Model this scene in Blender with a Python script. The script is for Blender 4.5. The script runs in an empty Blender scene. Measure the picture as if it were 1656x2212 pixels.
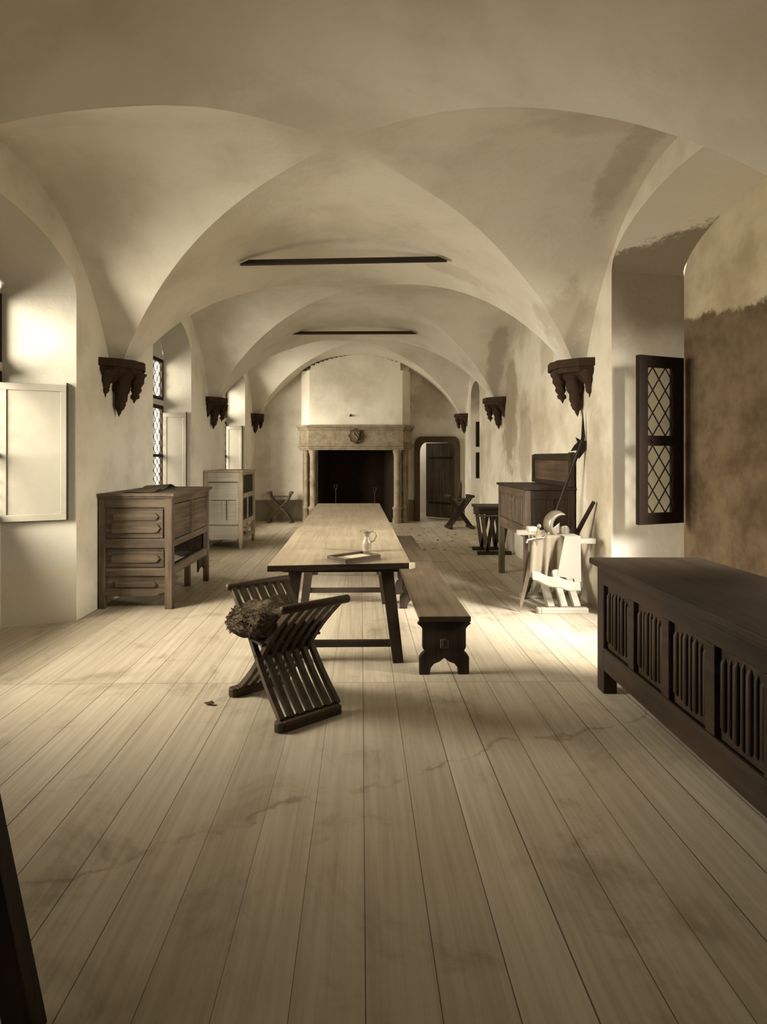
import bpy, bmesh, math, random
from mathutils import Vector, Matrix
PI = math.pi
random.seed(7)
S = bpy.context.scene
COL = S.collection

# ------------------------------------------------------------------ camera
cam_d = bpy.data.cameras.new('camera'); cam = bpy.data.objects.new('camera', cam_d); COL.objects.link(cam)
cam.location = (0, 0, 1.5); cam.rotation_euler = (PI/2, 0, 0)
cam_d.sensor_fit = 'HORIZONTAL'; cam_d.sensor_width = 36; cam_d.lens = 1250*36/1656
cam_d.shift_x = (828-797)/1656; cam_d.shift_y = -(1106-987)/1656
cam_d.clip_start = .05
S.camera = cam
# ------------------------------------------------------------------ world and daylight at the windows
w = bpy.data.worlds.new('world'); S.world = w; w.use_nodes = True
w.node_tree.nodes['Background'].inputs[0].default_value = (.80, .74, .58, 1)
w.node_tree.nodes['Background'].inputs[1].default_value = .8
S.view_settings.view_transform = 'Standard'; S.view_settings.look = 'None'
S.view_settings.gamma = 1; S.view_settings.exposure = -0.17
S.view_settings.use_curve_mapping = False
def daylight(name, loc, sy, sz, power, rot=(0, -PI/2, 0), spread=180):
    l = bpy.data.lights.new(name, 'AREA'); l.shape = 'RECTANGLE'; l.size = sz; l.size_y = sy
    l.energy = power; l.color = (1.0, .95, .86); l.spread = math.radians(spread)
    o = bpy.data.objects.new(name, l); COL.objects.link(o); o.location = loc; o.rotation_euler = rot
    return o
def aim(loc, to): return (Vector(to)-Vector(loc)).to_track_quat('-Z', 'Y').to_euler()
for loc, to, sx, pw, sp in (((-4.8, 3.4, 2.6), (-.8, 5.1, .9), 2.3, 1080, 130), ((-4.6, 7.2, 2.4), (-1.0, 8.4, 1.2), 2.2, 700, 160), ((-4.6, 10.8, 2.4), (-1.0, 12.5, 1.4), 2.2, 1050, 160),
                        ((-4.5, -.2, 2.4), (-1.6, .9, .6), 2.0, 35, 150), ((4.3, 2.45, 3.0), (1.5, 4.9, .3), 1.7, 950, 115)):
    daylight('daylight', loc, sx, sx, pw, aim(loc, to), sp)
daylight('daylight', (1.25, 15.5, 2.4), .6, .5, 16, (-.7, 0, 0))

# ------------------------------------------------------------------ mesh helpers
class MB:
    def __init__(s): s.v = []; s.f = []; s.sm = []
    def add(s, vs, fs, smooth=False):
        n = len(s.v); s.v += [tuple(v) for v in vs]
        for f in fs: s.f.append(tuple(i+n for i in f)); s.sm.append(smooth)
        return s
    def box(s, x0, x1, y0, y1, z0, z1, M=None):
        vs = [Vector((x, y, z)) for x in (x0, x1) for y in (y0, y1) for z in (z0, z1)]
        if M: vs = [M @ v for v in vs]
        return s.add(vs, [(0,1,3,2), (4,6,7,5), (0,4,5,1), (2,3,7,6), (0,2,6,4), (1,5,7,3)])
    def bar(s, a, b, w, h, up=(0, 0, 1), w2=None, h2=None):
        a = Vector(a); b = Vector(b); d = (b-a).normalized(); sd = d.cross(Vector(up)).normalized(); u = sd.cross(d)
        w2 = w if w2 is None else w2; h2 = h if h2 is None else h2
        vs = [p + sd*i*ww/2 + u*j*hh/2 for p, ww, hh in ((a, w, h), (b, w2, h2)) for i, j in ((-1,-1), (1,-1), (1,1), (-1,1))]
        return s.add(vs, [(0,3,2,1), (4,5,6,7), (0,1,5,4), (1,2,6,5), (2,3,7,6), (3,0,4,7)])
    def tube(s, pts, r, seg=10, caps=True):
        pts = [Vector(p) for p in pts]; n = len(pts)
        rs = r if isinstance(r, (list, tuple)) else [r]*n
        t0 = (pts[1]-pts[0]).normalized(); ref = Vector((0, 0, 1)) if abs(t0.z) < .9 else Vector((1, 0, 0))
        vs = []
        for i, p in enumerate(pts):
            t = (pts[min(i+1, n-1)]-pts[max(i-1, 0)]).normalized()
            a = t.cross(ref).normalized(); b = a.cross(t)
            for k in range(seg):
                th = 2*PI*k/seg; vs.append(p+(a*math.cos(th)+b*math.sin(th))*rs[i])
        fs = [(i*seg+k, i*seg+(k+1) % seg, (i+1)*seg+(k+1) % seg, (i+1)*seg+k) for i in range(n-1) for k in range(seg)]
        s.add(vs, fs, True)
        if caps: s.add(vs[:seg], [tuple(range(seg))]); s.add(vs[-seg:], [tuple(range(seg))])
        return s
    def lathe(s, prof, c=(0, 0, 0), seg=24):
        vs = [(c[0]+r*math.cos(2*PI*k/seg), c[1]+r*math.sin(2*PI*k/seg), c[2]+z) for r, z in prof for k in range(seg)]
        fs = [(i*seg+k, i*seg+(k+1) % seg, (i+1)*seg+(k+1) % seg, (i+1)*seg+k) for i in range(len(prof)-1) for k in range(seg)]
        s.add(vs, fs, True)
        if prof[0][0] > .001: s.add(vs[:seg], [tuple(range(seg))])
        if prof[-1][0] > .001: s.add(vs[-seg:], [tuple(range(seg))])
        return s
    def prism(s, poly, a0, a1, axis='z', M=None):
        # poly in the two other axes (kept in order x,y,z), extruded along axis
        def P(p, a):
            if axis == 'z': v = Vector((p[0], p[1], a))
            elif axis == 'y': v = Vector((p[0], a, p[1]))
            else: v = Vector((a, p[0], p[1]))
            return M @ v if M else v
        n = len(poly); vs = [P(p, a0) for p in poly]+[P(p, a1) for p in poly]
        return s.add(vs, [tuple(range(n)), tuple(range(2*n-1, n-1, -1))]+[(i, (i+1) % n, n+(i+1) % n, n+i) for i in range(n)])
    def grid(s, nu, nv, fn, smooth=True):
        vs = [fn(i/nu, j/nv) for i in range(nu+1) for j in range(nv+1)]
        fs = [(i*(nv+1)+j, (i+1)*(nv+1)+j, (i+1)*(nv+1)+j+1, i*(nv+1)+j+1) for i in range(nu) for j in range(nv)]
        return s.add(vs, fs, smooth)
    def build(s, name, mat, parent=None, bevel=0, kind=None, solid=0, recalc=True, sub=0):
        me = bpy.data.meshes.new(name); me.from_pydata([tuple(v) for v in s.v], [], s.f)
        me.polygons.foreach_set('use_smooth', s.sm)
        if recalc:
            bm = bmesh.new(); bm.from_mesh(me); bmesh.ops.recalc_face_normals(bm, faces=bm.faces); bm.to_mesh(me); bm.free()
        me.materials.append(mat); me.update()
        o = bpy.data.objects.new(name, me); COL.objects.link(o)
        if parent: o.parent = parent
        if kind: o['kind'] = kind
        if solid: m = o.modifiers.new('solid', 'SOLIDIFY'); m.thickness = solid; m.offset = 0
        if sub: m = o.modifiers.new('sub', 'SUBSURF'); m.levels = sub; m.render_levels = sub
        if bevel:
            m = o.modifiers.new('bevel', 'BEVEL'); m.width = bevel; m.segments = 2; m.limit_method = 'ANGLE'
        return o
def B(): return MB()
def tag(o, label, cat, group=None):
    o['label'] = label; o['category'] = cat
    if group: o['group'] = group
    return o
def thing(name, label, cat, loc=(0, 0, 0), rz=0, group=None):
    o = bpy.data.objects.new(name, None); COL.objects.link(o); o.location = loc; o.rotation_euler = (0, 0, rz)
    o.empty_display_size = .1
    return tag(o, label, cat, group)
def copy_tree(o, parent=None):
    c = o.copy(); COL.objects.link(c)
    if parent: c.parent = parent
    for ch in list(o.children): copy_tree(ch, c)
    return c

# ------------------------------------------------------------------ materials
class NT:
    def __init__(s, name):
        s.m = bpy.data.materials.new(name); s.m.use_nodes = True; s.n = s.m.node_tree.nodes; s.l = s.m.node_tree.links
        s.b = s.n['Principled BSDF']; s.out = s.n['Material Output']
        s.tc = s.n.new('ShaderNodeTexCoord')
    def new(s, t, **k):
        n = s.n.new(t)
        for a, b in k.items(): setattr(n, a, b)
        return n
    def lk(s, a, b): s.l.new(a, b)
    def val(s, sock, v):
        if isinstance(v, (int, float)): sock.default_value = v
        elif isinstance(v, tuple): sock.default_value = v if len(v) == 4 or sock.type == 'VECTOR' else (*v, 1)
        else: s.lk(v, sock)
    def math(s, op, a, b=0, c=0, clamp=False):
        n = s.new('ShaderNodeMath', operation=op, use_clamp=clamp)
        for i, v in enumerate((a, b, c)): s.val(n.inputs[i], v)
        return n.outputs[0]
    def sep(s):
        g = s.new('ShaderNodeSeparateXYZ'); s.lk(s.tc.outputs['Object'], g.inputs[0]); return g.outputs
    def mapn(s, scale=(1, 1, 1), rot=(0, 0, 0), loc=(0, 0, 0)):
        mp = s.new('ShaderNodeMapping'); s.lk(s.tc.outputs['Object'], mp.inputs[0])
        mp.inputs['Scale'].default_value = scale; mp.inputs['Rotation'].default_value = rot; mp.inputs['Location'].default_value = loc
        return mp.outputs[0]
    def noise(s, scale, vec=None, detail=5, rough=.55, dist=0):
        n = s.new('ShaderNodeTexNoise'); s.lk(vec or s.tc.outputs['Object'], n.inputs['Vector'])
        n.inputs['Scale'].default_value = scale; n.inputs['Detail'].default_value = detail
        n.inputs['Roughness'].default_value = rough; n.inputs['Distortion'].default_value = dist
        return n.outputs['Fac']
    def ramp(s, fac, a, b):   # smooth 0..1 between a and b
        n = s.new('ShaderNodeMapRange', interpolation_type='SMOOTHSTEP'); s.val(n.inputs[0], fac)
        n.inputs[1].default_value = a; n.inputs[2].default_value = b
        return n.outputs[0]
    def mix(s, f, a, b):
        n = s.new('ShaderNodeMix', data_type='RGBA'); s.val(n.inputs[0], f); s.val(n.inputs[6], a); s.val(n.inputs[7], b)
        return n.outputs[2]
    def bump(s, h, strength=.3, dist=.01):
        n = s.new('ShaderNodeBump'); s.lk(h, n.inputs['Height']); n.inputs['Strength'].default_value = strength
        n.inputs['Distance'].default_value = dist; s.lk(n.outputs[0], s.b.inputs['Normal'])
    def fin(s, col, rough=.8, spec=.3, metal=0):
        s.val(s.b.inputs['Base Color'], col); s.val(s.b.inputs['Roughness'], rough)
        s.b.inputs['Specular IOR Level'].default_value = spec; s.b.inputs['Metallic'].default_value = metal
        return s.m
WHITE = (.72, .68, .60); GREY = (.50, .44, .345); BROWN = (.20, .145, .095)
def plaster(name, base=WHITE, dark=GREY, amt=(.35, .75), extra=None):
    t = NT(name)
    n1 = t.noise(1.1, detail=7, rough=.6); f = t.ramp(n1, *amt)
    col = t.mix(f, base, dark)
    fine = t.ramp(t.noise(14, detail=6, rough=.7), .60, .78)
    col = t.mix(t.math('MULTIPLY', fine, .22), col, (.36, .30, .22))
    if extra: col = extra(t, col)
    h = t.math('ADD', t.noise(2.2, detail=3), t.math('MULTIPLY', t.noise(30, detail=4), .12))
    t.bump(h, .45, .03)
    return t.fin(col, .92, .12)
def wood(name, c1, c2, axis='x', rough=.6, spec=.35, scale=1.0):
    t = NT(name); k = 1.2; j = 22.0
    sc = {'x': (k, j, j), 'y': (j, k, j), 'z': (j, j, k)}[axis]
    g = t.noise(scale, t.mapn(sc), 6, .65, .3)
    big = t.noise(2.5, detail=4)
    f = t.ramp(t.math('ADD', t.math('MULTIPLY', g, .65), t.math('MULTIPLY', big, .35)), .36, .66)
    col = t.mix(f, c1, c2)
    t.bump(g, .35, .004)
    return t.fin(col, rough, spec)
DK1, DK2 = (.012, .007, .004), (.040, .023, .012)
MD1, MD2 = (.058, .040, .026), (.145, .108, .074)
LT1, LT2 = (.36, .29, .20), (.55, .47, .35)
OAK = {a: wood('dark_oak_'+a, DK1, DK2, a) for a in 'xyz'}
MID = {a: wood('brown_oak_'+a, MD1, MD2, a) for a in 'xyz'}
CHW = {a: wood('chair_walnut_'+a, (.036, .023, .013), (.095, .064, .039), a, .55) for a in 'xyz'}
PALE = {a: wood('pale_oak_'+a, (.27, .21, .14), (.43, .355, .25), a) for a in 'xyz'}
LIME = {a: wood('limed_wood_'+a, (.36, .33, .27), (.45, .42, .35), a) for a in 'xyz'}
TOPW = wood('scrubbed_tabletop_wood', (.30, .24, .165), (.46, .385, .28), 'y', .38, .5)
BENW = wood('polished_bench_wood', (.095, .067, .042), (.17, .127, .083), 'y', .40, .5)
def simple(name, col, rough=.6, spec=.3, metal=0, nz=20, var=.25):
    t = NT(name); c2 = tuple(c*(1-var) for c in col)
    n = t.noise(nz, detail=5)
    t.bump(n, .2, .004)
    return t.fin(t.mix(n, col, c2), rough, spec, metal)
IRON = simple('black_iron', (.025, .016, .011), .55, .4, .3)
DARKFR = simple('dark_window_wood', (.022, .013, .008), .75, .15)
CORB = simple('dark_carved_stone', (.060, .034, .020), .85, .2, 0, 14, .6)
STEEL = simple('pale_steel', (.34, .30, .235), .42, .5, .6, 8, .3)
CLOTH = simple('white_cloth', (.35, .325, .275), .9, .1, 0, 9, .15)
LINEN = simple('shaded_linen', (.27, .23, .17), .9, .1, 0, 9, .2)
PAPER = simple('paper', (.66, .60, .47), .8, .2, 0, 9, .15)
CERAM = simple('glazed_earthenware', (.38, .33, .25), .22, .6, 0, 6, .5)
LITTER = simple('dry_leaf', (.10, .07, .04), .9, .1)
def stone_mat():
    t = NT('carved_limestone'); n = t.noise(6, detail=7, rough=.7)
    t.bump(n, .5, .012)
    return t.fin(t.mix(t.ramp(n, .35, .68), (.30, .25, .18), (.19, .15, .10)), .9, .15)
STONE = stone_mat()
def glass():
    t = NT('leaded_window_glass'); t.n.remove(t.b)
    tr = t.new('ShaderNodeBsdfTransparent'); gl = t.new('ShaderNodeBsdfGlossy'); mx = t.new('ShaderNodeMixShader')
    tr.inputs[0].default_value = (.96, .94, .88, 1); gl.inputs['Roughness'].default_value = .12
    mx.inputs[0].default_value = .06
    t.lk(tr.outputs[0], mx.inputs[1]); t.lk(gl.outputs[0], mx.inputs[2]); t.lk(mx.outputs[0], t.out.inputs[0])
    return t.m
GLASS = glass()
def stain_blob(t, col, a, b, ca, cb, ra, rb, c, amt):
    da = t.math('DIVIDE', t.math('SUBTRACT', a, ca), ra); db = t.math('DIVIDE', t.math('SUBTRACT', b, cb), rb)
    d = t.math('ADD', t.math('MULTIPLY', da, da), t.math('MULTIPLY', db, db))
    d = t.math('ADD', d, t.math('MULTIPLY', t.math('SUBTRACT', t.noise(2.6, detail=7, rough=.7), .5), 3.2))
    f = t.math('MULTIPLY', t.math('SUBTRACT', 1, t.ramp(d, .35, 1.15)), amt)
    return t.mix(f, col, c)
def ceil_extra(t, col):
    x, y, z = t.sep()
    for cx, cy, rx, ry, am in ((1.95, 5.85, .30, .35, .45), (2.0, 4.5, .16, .7, .40), (2.05, 9.3, .16, .5, .6), (.9, 6.4, .5, .2, .25), (-2.2, 3.0, .3, .6, .3), (1.6, 3.9, .5, .3, .2)):
        col = stain_blob(t, col, x, y, cx, cy, rx, ry, (.33, .275, .20), am)
    return col
PL_CEIL = plaster('vault_limewash', (.74, .70, .61), (.60, .55, .46), (.38, .72), ceil_extra)
PL_LEFT = plaster('left_wall_plaster', (.80, .76, .67), (.58, .53, .44), (.42, .72))
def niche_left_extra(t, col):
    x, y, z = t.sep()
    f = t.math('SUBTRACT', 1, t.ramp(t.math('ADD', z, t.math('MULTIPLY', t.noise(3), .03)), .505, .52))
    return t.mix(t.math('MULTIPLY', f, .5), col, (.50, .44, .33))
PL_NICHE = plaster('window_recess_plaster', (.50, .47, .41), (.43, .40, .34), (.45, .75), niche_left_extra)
def right_extra(t, col):
    x, y, z = t.sep()
    for cy, cz, ry, rz, am in ((9.2, 2.2, .55, 1.0, .75), (8.3, 1.7, .4, .7, .5), (6.6, 2.6, .25, .5, .5), (5.75, 1.2, .25, 1.0, .35), (7.3, 2.9, .3, .4, .4)):
        col = stain_blob(t, col, y, z, cy, cz, ry, rz, (.27, .215, .15), am)
    return col
PL_RIGHT = plaster('right_wall_plaster', (.68, .635, .54), (.46, .40, .31), (.38, .70), right_extra)
def recess_back_extra(t, col):
    x, y, z = t.sep()
    zz = t.math('ADD', z, t.math('ADD', t.math('MULTIPLY', t.noise(5, detail=7, rough=.65), .30), t.math('MULTIPLY', y, -.10)))
    f = t.math('SUBTRACT', 1, t.ramp(zz, 2.36, 2.41))
    blot = t.ramp(t.noise(3.2, detail=8, rough=.7), .35, .7)
    brown = t.mix(blot, (.17, .125, .08), (.085, .058, .034))
    return t.mix(f, col, brown)  # brown wash below a ragged edge; its darkness also carries the wall's shade
PL_BACKR = plaster('brown_washed_shaded_plaster', (.58, .52, .38), (.36, .30, .20), (.38, .66), recess_back_extra)
def reveal_extra(t, col):
    x, y, z = t.sep()
    zz = t.math('ADD', t.math('ADD', z, t.math('MULTIPLY', t.noise(7, detail=8, rough=.7), .22)), t.math('MULTIPLY', x, -.2))
    top = t.math('SUBTRACT', 1, t.ramp(zz, 3.00, 3.04))
    bot = t.ramp(t.math('ADD', z, t.math('MULTIPLY', t.noise(1.5, detail=5), .9)), 2.75, 3.35)
    return t.mix(t.math('MULTIPLY', t.math('MULTIPLY', top, bot), .8), col, (.20, .15, .105))  # brown stain with ragged top; its soft fade downward paints the light's falloff
PL_REVR = plaster('stained_shaded_recess_plaster', (.78, .74, .65), (.70, .65, .55), (.45, .75), reveal_extra)
def back_extra(t, col):
    x, y, z = t.sep()
    f = t.math('SUBTRACT', 1, t.ramp(t.math('ADD', z, t.math('MULTIPLY', t.noise(6), .03)), .50, .515))
    col = t.mix(t.math('MULTIPLY', f, .9), col, (.20, .155, .105))
    return stain_blob(t, col, x, z, 1.6, 2.9, .7, .6, (.34, .28, .20), .5)
PL_BACK = plaster('end_wall_plaster', (.79, .745, .65), (.60, .55, .46), (.40, .72), back_extra)
SOOT = simple('sooty_firebox', (.035, .021, .012), .95, .1, 0, 3, .7)
def floor_mat():
    t = NT('scrubbed_floorboards')
    v = t.mapn((1, 1, 1), (0, 0, math.radians(-.8)))
    g = t.new('ShaderNodeSeparateXYZ'); t.lk(v, g.inputs[0]); x, y = g.outputs[0], g.outputs[1]
    px = t.math('DIVIDE', t.math('SUBTRACT', x, .012), .207)
    pid = t.math('FLOOR', px); fr = t.math('FRACT', px)
    edge = t.math('MULTIPLY', t.math('MINIMUM', fr, t.math('SUBTRACT', 1, fr)), .207)
    wn = t.new('ShaderNodeTexWhiteNoise', noise_dimensions='1D'); t.lk(pid, wn.inputs['W']); rnd = wn.outputs['Value']
    bay = t.math('FLOOR', t.math('DIVIDE', t.math('SUBTRACT', y, .17), 3.68))
    wn2 = t.new('ShaderNodeTexWhiteNoise', noise_dimensions='2D'); cb = t.new('ShaderNodeCombineXYZ')
    t.lk(pid, cb.inputs[0]); t.lk(bay, cb.inputs[1]); t.lk(cb.outputs[0], wn2.inputs['Vector']); rnd2 = wn2.outputs['Value']
    fy = t.math('FRACT', t.math('DIVIDE', t.math('SUBTRACT', y, .17), 3.68))
    ey = t.math('MULTIPLY', t.math('MINIMUM', fy, t.math('SUBTRACT', 1, fy)), 3.68)
    wseam = t.math('MULTIPLY_ADD', rnd, .0022, .0008)
    seam = t.math('LESS_THAN', edge, wseam); seam2 = t.math('LESS_THAN', ey, .0022)
    allseam = t.math('MAXIMUM', seam, t.math('MULTIPLY', seam2, .8))
    cbv = t.new('ShaderNodeCombineXYZ'); t.lk(t.math('ADD', x, t.math('MULTIPLY', rnd2, 37)), cbv.inputs[0]); t.lk(y, cbv.inputs[1])
    mp = t.new('ShaderNodeMapping'); t.lk(cbv.outputs[0], mp.inputs[0]); mp.inputs['Scale'].default_value = (30, 1.1, 1)
    grain = t.noise(1, mp.outputs[0], 6, .6, .4)
    col = t.mix(t.ramp(grain, .3, .72), (.56, .50, .40), (.43, .37, .28))
    col = t.mix(t.math('MULTIPLY', rnd2, .40), col, (.29, .24, .17))
    dirt = t.ramp(t.noise(1.6, v, 9, .68, .5), .50, .72)
    col = t.mix(t.math('MULTIPLY', dirt, .60), col, (.17, .125, .08))
    # scuff line and spots
    spots = t.ramp(t.noise(9, t.mapn((.6, 1.6, 1)), 7, .75), .685, .73)
    col = t.mix(t.math('MULTIPLY', spots, .55), col, (.09, .06, .035))
    wob = t.math('MULTIPLY', t.math('SUBTRACT', t.noise(1.2, detail=6, rough=.6), .5), .8)
    ln = t.math('ABSOLUTE', t.math('SUBTRACT', t.math('ADD', y, wob), t.math('MULTIPLY_ADD', x, .45, 2.62)))
    crack = t.math('MULTIPLY', t.math('SUBTRACT', 1, t.ramp(ln, .003, .022)), t.ramp(t.noise(4, detail=3), .42, .58))
    col = t.mix(t.math('MULTIPLY', crack, .36), col, (.10, .07, .04))
    # unused offsets from a spot on the right between bench and sideboard
    dx = t.math('DIVIDE', t.math('SUBTRACT', x, 1.35), .85); dy = t.math('DIVIDE', t.math('SUBTRACT', y, 7.6), 1.6)
    col = t.mix(t.math('MULTIPLY', allseam, .85), col, (.05, .032, .018))
    h = t.math('SUBTRACT', t.math('MULTIPLY', grain, .3), t.math('MULTIPLY', allseam, 2))
    t.bump(h, .35, .004)
    return t.fin(col, t.math('MULTIPLY_ADD', grain, .2, .52), .25)
FLOOR = floor_mat()
def fleece():
    t = NT('matted_fleece'); n = t.noise(22, detail=8, rough=.75, dist=1.5)
    t.bump(n, 1.0, .03)
    return t.fin(t.mix(t.ramp(n, .35, .65), (.055, .038, .024), (.24, .185, .125)), .95, .1)
FLEECE = fleece()

# ------------------------------------------------------------------ room shell
XL, XR, XC = -2.68, 2.24, -.22
YB, YF = 13.6, -5.0
ZS, RISE = 2.46, 1.35
HX, HY = 2.34, 1.74
RR = (HX*HX+RISE*RISE)/(2*RISE)
BAYS = (-3.15, .55, 4.25, 7.95, 11.65)
def H(u):
    u = min(1, abs(u)); x = u*HX
    return ZS+RISE-RR+math.sqrt(RR*RR-x*x)
def hx(x): return H((x-XC)/HX)
def gy(y):
    yc = min(BAYS, key=lambda b: abs(y-b)); return H((y-yc)/HY)
def wob(x, y):
    return .012*math.sin(1.7*x+.6*y+1)+.010*math.sin(2.3*y-1.1*x)+.006*math.sin(4.1*x+3.3*y)
def ceiling():
    m = B(); n = 40; k = 8
    for yc in BAYS:
        mx0 = XC-HX-XL; my = 1.85-HY
        us = [-1+2*i/n for i in range(n+1)]
        for sg in (-1, 1):
            def barrel(a, b, sg=sg):
                u = -1+2*a; lo = abs(u); hi = 1+my/HY
                if yc == BAYS[-1] and sg == 1: hi = (YB+.02-yc)/HY
                v = (lo+(hi-lo)*b)*sg; x = XC+HX*u; y = yc+HY*v
                return (x, y, H(u)+wob(x, y))
            m.grid(n, k, barrel)
            def lun(a, b, sg=sg):
                v = -1+2*a; lo = abs(v); hi = 1+(.14/HX); u = (lo+(hi-lo)*b)*sg
                x = XC+HX*u; y = yc+HY*v
                return (x, y, H(v)+wob(x, y))
            m.grid(n, k, lun)
            for sx in (-1, 1):
                m.grid(2, 2, lambda a, b: (XC+sx*(HX+.14*a), yc+sg*(HY+.12*b), ZS), False)
    bm_o = m.build('ceiling', PL_CEIL, kind='structure', recalc=False)
ceiling()
def arch(y, y0, y1, zs, za):
    u = (2*y-y0-y1)/(y1-y0); u = max(-1, min(1, u)); return zs+(za-zs)*math.sqrt(max(0, 1-u*u))
# recess: y0,y1 at the wall face, splay, depth, spring, apex, window (y0,y1,z0,z1) or None
LN = [dict(y0=-.2, y1=1.3, d=.45, sp=.12, zs=2.9, za=3.3, win=True),
      dict(y0=2.9, y1=5.30, d=.55, sp=.22, zs=2.98, za=3.42, win=True),
      dict(y0=7.18, y1=8.72, d=.37, sp=.16, zs=2.98, za=3.46, win=True),
      dict(y0=10.75, y1=12.5, d=.37, sp=.16, zs=2.98, za=3.46, win=True)]
RN = [dict(y0=3.15, y1=5.35, d=.67, sp=.0, zs=3.22, za=3.60, win=(3.15, 4.2)),
      dict(y0=11.75, y1=12.75, d=.45, sp=.05, zs=2.8, za=3.1, win=False)]
WZ0, WZ1 = .95, 2.93
def side_wall(name, X, sgn, niches, mat):
    m = B(); ys = sorted(set([YF, YB]+[YF+.04*i for i in range(int((YB-YF)/.04)+1)]+[n[k] for n in niches for k in ('y0', 'y1')]))
    for a, b in zip(ys, ys[1:]):
        mid = (a+b)/2; nn = [n for n in niches if n['y0'] < mid < n['y1']]
        za = zb = 0
        if nn: n = nn[0]; za = arch(a, n['y0'], n['y1'], n['zs'], n['za']); zb = arch(b, n['y0'], n['y1'], n['zs'], n['za'])
        m.add([(X, a, za), (X, b, zb), (X, b, gy(b)+.03), (X, a, gy(a)+.03)], [(0, 1, 2, 3)])
    w = m.build(name, mat, kind='structure')
    return w
wl = side_wall('wall_left', XL, -1, LN, PL_LEFT)
wr = side_wall('wall_right', XR, 1, RN, PL_RIGHT)
def recess(X, sgn, n, wall, mat_rev, mat_back):
    y0, y1, d, sp = n['y0'], n['y1'], n['d'], n['sp']; Xo = X+sgn*d
    a0, a1 = y0+sp, y1-sp
    m = B(); k = 30
    zo = -.05
    m.add([(X, y0, 0), (Xo, a0, 0), (Xo, a0, n['zs']+zo), (X, y0, n['zs'])], [(0, 1, 2, 3)])
    m.add([(X, y1, 0), (Xo, a1, 0), (Xo, a1, n['zs']+zo), (X, y1, n['zs'])], [(0, 1, 2, 3)])
    def sof(a, b):
        u = -math.cos(PI*a); y = (y0+y1)/2+(y1-y0)/2*u; z = n['zs']+(n['za']-n['zs'])*math.sin(PI*a)
        y2 = (a0+a1)/2+(a1-a0)/2*u; z2 = z+zo
        return (X+(Xo-X)*b, y+(y2-y)*b, z+(z2-z)*b)
    m.grid(k, 1, sof)
    m.build('reveal', mat_rev, wall)
    b = B(); ys = [a0+(a1-a0)*i/40 for i in range(41)]
    wy0, wy1 = n['win'] if isinstance(n['win'], tuple) else (a0+.04, a1-.005)
    if n['win']: ys = sorted(set(ys+[wy0, wy1]))
    for p, q in zip(ys, ys[1:]):
        zp = arch(p, a0, a1, n['zs']+zo, n['za']+zo); zq = arch(q, a0, a1, n['zs']+zo, n['za']+zo)
        if n['win'] and wy0 < (p+q)/2 < wy1:
            b.add([(Xo, p, 0), (Xo, q, 0), (Xo, q, WZ0), (Xo, p, WZ0)], [(0, 1, 2, 3)])
            b.add([(Xo, p, WZ1), (Xo, q, WZ1), (Xo, q, zq), (Xo, p, zp)], [(0, 1, 2, 3)])
        else: b.add([(Xo, p, 0), (Xo, q, 0), (Xo, q, zq), (Xo, p, zp)], [(0, 1, 2, 3)])
    if n['win']:   # outer reveals of the opening
        for p in (wy0, wy1): b.add([(Xo, p, WZ0), (Xo+sgn*.12, p, WZ0), (Xo+sgn*.12, p, WZ1), (Xo, p, WZ1)], [(0, 1, 2, 3)])
        for z in (WZ0, WZ1): b.add([(Xo, wy0, z), (Xo+sgn*.12, wy0, z), (Xo+sgn*.12, wy1, z), (Xo, wy1, z)], [(0, 1, 2, 3)])
    b.build('recess_back', mat_back, wall)
    n['Xo'] = Xo; n['wy'] = (wy0, wy1); n['a'] = (a0, a1)
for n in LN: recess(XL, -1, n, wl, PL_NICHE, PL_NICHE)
recess(XR, 1, RN[0], wr, PL_REVR, PL_BACKR)
recess(XR, 1, RN[1], wr, PL_REVR, PL_REVR)
# end wall with hearth and doorway openings
DX0, DX1, DZ = 1.17, 2.03, 1.86
FX0, FX1, FZ = -1.17, .56, 1.66
m = B(); xs = sorted(set([XL+(XR-XL)*i/60 for i in range(61)]+[DX0, DX1, FX0, FX1]))
for a, b in zip(xs, xs[1:]):
    mid = (a+b)/2; z = DZ if DX0 < mid < DX1 else FZ if FX0 < mid < FX1 else 0
    m.add([(a, YB, z), (b, YB, z), (b, YB, hx(b)+.04), (a, YB, hx(a)+.04)], [(0, 1, 2, 3)])
for x in (DX0, DX1): m.add([(x, YB, 0), (x, YB+.25, 0), (x, YB+.25, DZ), (x, YB, DZ)], [(0, 1, 2, 3)])
m.add([(DX0, YB, DZ), (DX1, YB, DZ), (DX1, YB+.25, DZ), (DX0, YB+.25, DZ)], [(0, 1, 2, 3)])
wb = m.build('wall_back', PL_BACK, kind='structure')
# passage beyond the doorway
m = B(); p0, p1, q0, q1 = .9, 2.5, YB+.25, YB+2.3
m.add([(p0, q1, 0), (p1, q1, 0), (p1, q1, 2.6), (p0, q1, 2.6)], [(0, 1, 2, 3)])
m.add([(p0, q0, 0), (p0, q1, 0), (p0, q1, 2.6), (p0, q0, 2.6)], [(0, 1, 2, 3)])
m.add([(p1, q0, 0), (p1, q1, 0), (p1, q1, 2.6), (p1, q0, 2.6)], [(0, 1, 2, 3)])
m.add([(p0, q0, 2.6), (p1, q0, 2.6), (p1, q1, 2.6), (p0, q1, 2.6)], [(0, 1, 2, 3)])
m.add([(p0, q0, 0), (DX0, q0, 0), (DX0, q0, 2.6), (p0, q0, 2.6)], [(0, 1, 2, 3)])
m.add([(DX1, q0, 0), (p1, q0, 0), (p1, q0, 2.6), (DX1, q0, 2.6)], [(0, 1, 2, 3)])
m.add([(DX0, q0, DZ), (DX1, q0, DZ), (DX1, q0, 2.6), (DX0, q0, 2.6)], [(0, 1, 2, 3)])
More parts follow.
